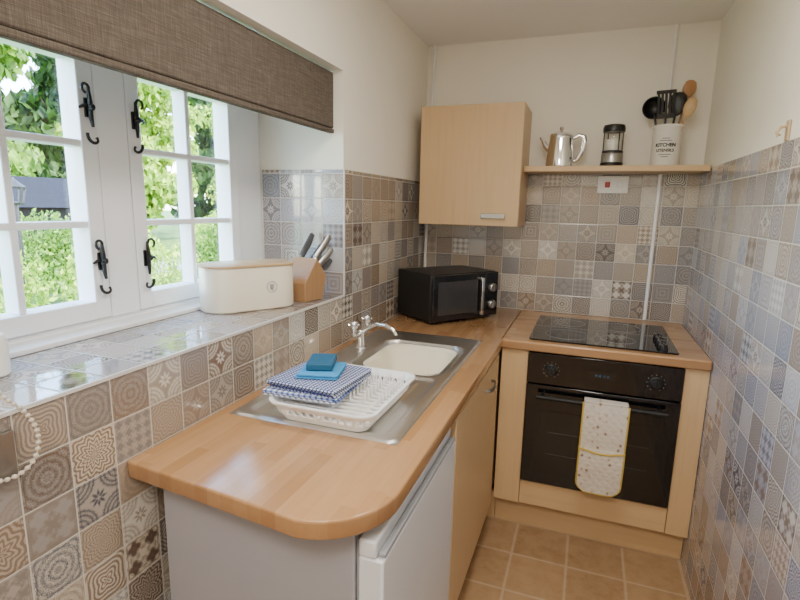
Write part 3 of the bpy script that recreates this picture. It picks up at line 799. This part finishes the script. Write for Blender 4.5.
# ------------------------------------------------------------------ garden
struct(MB().box(-60, -.52, -35, 60, -.1, 0).build('ground', M['grass'], smooth=False))
struct(MB().box(-9, -7.2, -20, 40, .0, .02).build('path', M['drive'], smooth=False))
def foliage(b, c, rad, n, s, rnd, mi=0):
    for _ in range(n):
        p = Vector((rnd.gauss(0,1), rnd.gauss(0,1), rnd.gauss(0,1))).normalized()*(.5+.5*rnd.random())
        q = Vector((c[0]+p.x*rad[0], c[1]+p.y*rad[1], c[2]+p.z*rad[2]))
        R = Euler((rnd.uniform(0,6.3), rnd.uniform(0,6.3), rnd.uniform(0,6.3))).to_matrix()
        k = s*rnd.uniform(.6,1.3)
        b.add([q+R@Vector(v)*k for v in ((-1,0,0),(0,-.5,0),(1,0,0.1),(0,.5,0))], [(0,1,2,3)], mi)
def bush(x, y, rx, ry, rz, mat, n, s, label, seed):
    rnd = random.Random(seed); t = thing('garden_bush', label, 'bush', (x, y, 0), group='bushes outside the window')
    b = MB()
    for _ in range(12):
        foliage(b, (rnd.uniform(-.4,.4)*rx, rnd.uniform(-.5,.5)*ry, rz*rnd.uniform(.3,.76)), (rx*.45, ry*.45, rz*.24), n//12, s, rnd)
    b.build('foliage', mat, t, smooth=False, fix=False)
    b = MB()
    for _ in range(6): b.tube([(0,0,0),(rnd.uniform(-.3,.3)*rx,rnd.uniform(-.3,.3)*ry,rz*.5)], [.02,.01], 6)
    b.build('stems', M['bark'], t)
def tree(x, y, h, r, mat, n, s, label, seed, low=.08):
    rnd = random.Random(seed); t = thing('tree', label, 'tree', (x, y, 0), group='trees outside the window')
    b = MB(); b.tube([(0,0,0),(.1,0,h*.3),(0,.1,h*.7)], [.16,.12,.05], 10)
    for _ in range(6):
        a = rnd.uniform(0,6.3); b.tube([(0.05,0,h*rnd.uniform(.25,.5)),(r*.6*math.cos(a), r*.6*math.sin(a), h*rnd.uniform(.5,.8))], [.06,.02], 6)
    b.build('trunk', M['bark'], t)
    b = MB(); K = 40
    for i in range(K):
        a = rnd.uniform(0,6.3); q = rnd.uniform(.1,.75)*r
        foliage(b, (q*math.cos(a), q*math.sin(a), h*(low+(.95-low)*i/K)), (r*.38, r*.38, h*.065), n//K, s, rnd)
    b.build('foliage', mat, t, smooth=False, fix=False)
bush(-3.3, -.70, .65, .80, 1.42, M['leaf_a'], 11000, .028, 'bright yellow-green bush seen through the left casement low panes', 1)
bush(-3.5, 1.0, .6, .76, 1.38, M['leaf_a'], 10000, .028, 'bright green bush seen low behind the mullion', 2)
bush(-3.3, 2.7, .6, .82, 1.38, M['leaf_b'], 10000, .028, 'mid green bush seen low through the right casement', 3)
bush(-6.0, 2.3, .7, 1.3, 1.35, M['leaf_b'], 12000, .035, 'long low bush between the front bushes and the shed', 12)
bush(-6.2, 5.4, .7, 1.3, 1.4, M['leaf_a'], 12000, .035, 'bright low bush beyond the mid green front bush', 13)
bush(-9.6, 2.6, .6, .5, 2.6, M['leaf_d'], 3000, .06, 'reddish shrub beyond the drive', 4)
tree(-16, 6.5, 8.5, 2.4, M['leaf_b'], 14000, .19, 'mid green tree behind the garden shed', 5)
tree(-15, 11.7, 8.5, 2.5, M['leaf_a'], 14000, .17, 'light green tree seen behind the mullion', 6)
tree(-12.5, 16.9, 8.5, 2.4, M['leaf_b'], 14000, .17, 'mid green tree seen through the right casement', 7)
tree(-22, 7.6, 12, 3.3, M['leaf_c'], 12000, .30, 'dark green tree far behind the shed', 11)
tree(-22, 15.2, 12, 3.4, M['leaf_c'], 12000, .30, 'tall dark tree far behind the lighter tree', 8)
tree(-20, 23.5, 12, 3.9, M['leaf_c'], 12000, .30, 'tall dark green tree furthest away', 9)
tree(-8.0, 9.2, 5.0, 1.4, M['leaf_a'], 9000, .065, 'small bright tree right of the garden shed', 10, .1)
sd = thing('garden_shed', 'dark timber shed with a slate roof across the drive', 'shed', (-11.4, 5.2, 0), -.3)
MB().box(-.9,.9,-1.1,1.1,0,1.3).build('wall', M['shedwood'], sd)
MB().prism([(-1.1,1.27),(1.1,1.27),(0,1.95)], 1, -1.25, 1.25).build('roof', M['slate'], sd)
gl = thing('garden_lamp', 'black lantern lamp on a post outside the left casement', 'lamp', (-4.45, .62, .0))
gl.scale = (1.1,1.1,1.0)
b = MB(); b.tube([(0,0,0),(0,0,1.40)], .018, 10); b.build('post', M['iron'], gl)
b = MB(); b.lathe([(0,1.40),(.05,1.40),(.06,1.42),(.0,1.43)], n=6); b.lathe([(.085,1.56),(.09,1.575),(.03,1.63),(.012,1.65),(0,1.67)], n=6); b.lathe([(0,1.56),(.085,1.56)], n=6)
for i in range(6):
    a = i*PI/3; b.tube([(.055*math.cos(a),.055*math.sin(a),1.42),(.08*math.cos(a),.08*math.sin(a),1.56)], .009, 5)
b.build('lantern_head', M['iron'], gl)

# ------------------------------------------------------------------ light
wd = bpy.data.worlds.new('world'); bpy.context.scene.world = wd; wd.use_nodes = True
nt = wd.node_tree; bg = nt.nodes['Background']; sky = nt.nodes.new('ShaderNodeTexSky'); sky.sky_type = 'NISHITA'; sky.sun_disc = False
sky.sun_elevation = math.radians(48); sky.sun_rotation = math.radians(100); nt.links.new(sky.outputs[0], bg.inputs[0]); bg.inputs[1].default_value = 5.0
def light(name, kind, loc, rot, energy, col=(1,1,1), **k):
    l = bpy.data.lights.new(name, kind); l.energy = energy; l.color = col
    for a, v in k.items(): setattr(l, a, v)
    o = bpy.data.objects.new(name, l); C.objects.link(o); o.location = loc; o.rotation_euler = rot; return o
light('sun', 'SUN', (0,0,10), (0, math.radians(42), math.radians(-25)), 20, (1,.95,.86), angle=.01)
pl = light('window_portal', 'AREA', (-.49, -1.75, 1.5), (0, math.radians(-90), 0), 1, shape='RECTANGLE', size=.8, size_y=1.3)
pl.data.cycles.is_portal = True
light('ceiling_fill', 'AREA', (.75, -3.3, HC-.03), (0,0,0), 34, (1,.95,.87), shape='DISK', size=.6)  # added fill lamp behind the camera, brightens the room
light('ceiling_fill', 'AREA', (.8, -1.75, HC-.02), (0,0,0), 16, (1,.94,.85), shape='DISK', size=.5)  # second added fill lamp, out of frame, lifts the back wall

# ------------------------------------------------------------------ camera
yaw, pitch, roll, fpx = .3511, -.1844, .0205, 506.19
fw = Vector((-math.sin(yaw)*math.cos(pitch), math.cos(yaw)*math.cos(pitch), math.sin(pitch)))
r0 = Vector((math.cos(yaw), math.sin(yaw), 0)); u0 = r0.cross(fw)
r = r0*math.cos(roll)+u0*math.sin(roll); u = -r0*math.sin(roll)+u0*math.cos(roll)
cd = bpy.data.cameras.new('camera'); cam = bpy.data.objects.new('camera', cd); C.objects.link(cam)
cd.sensor_width = 36; cd.lens = 36*fpx/800; cd.clip_start = .02
m = Matrix((r, u, -fw)).transposed().to_4x4(); m.translation = (.9035, -2.853, 1.4675); cam.matrix_world = m
bpy.context.scene.camera = cam
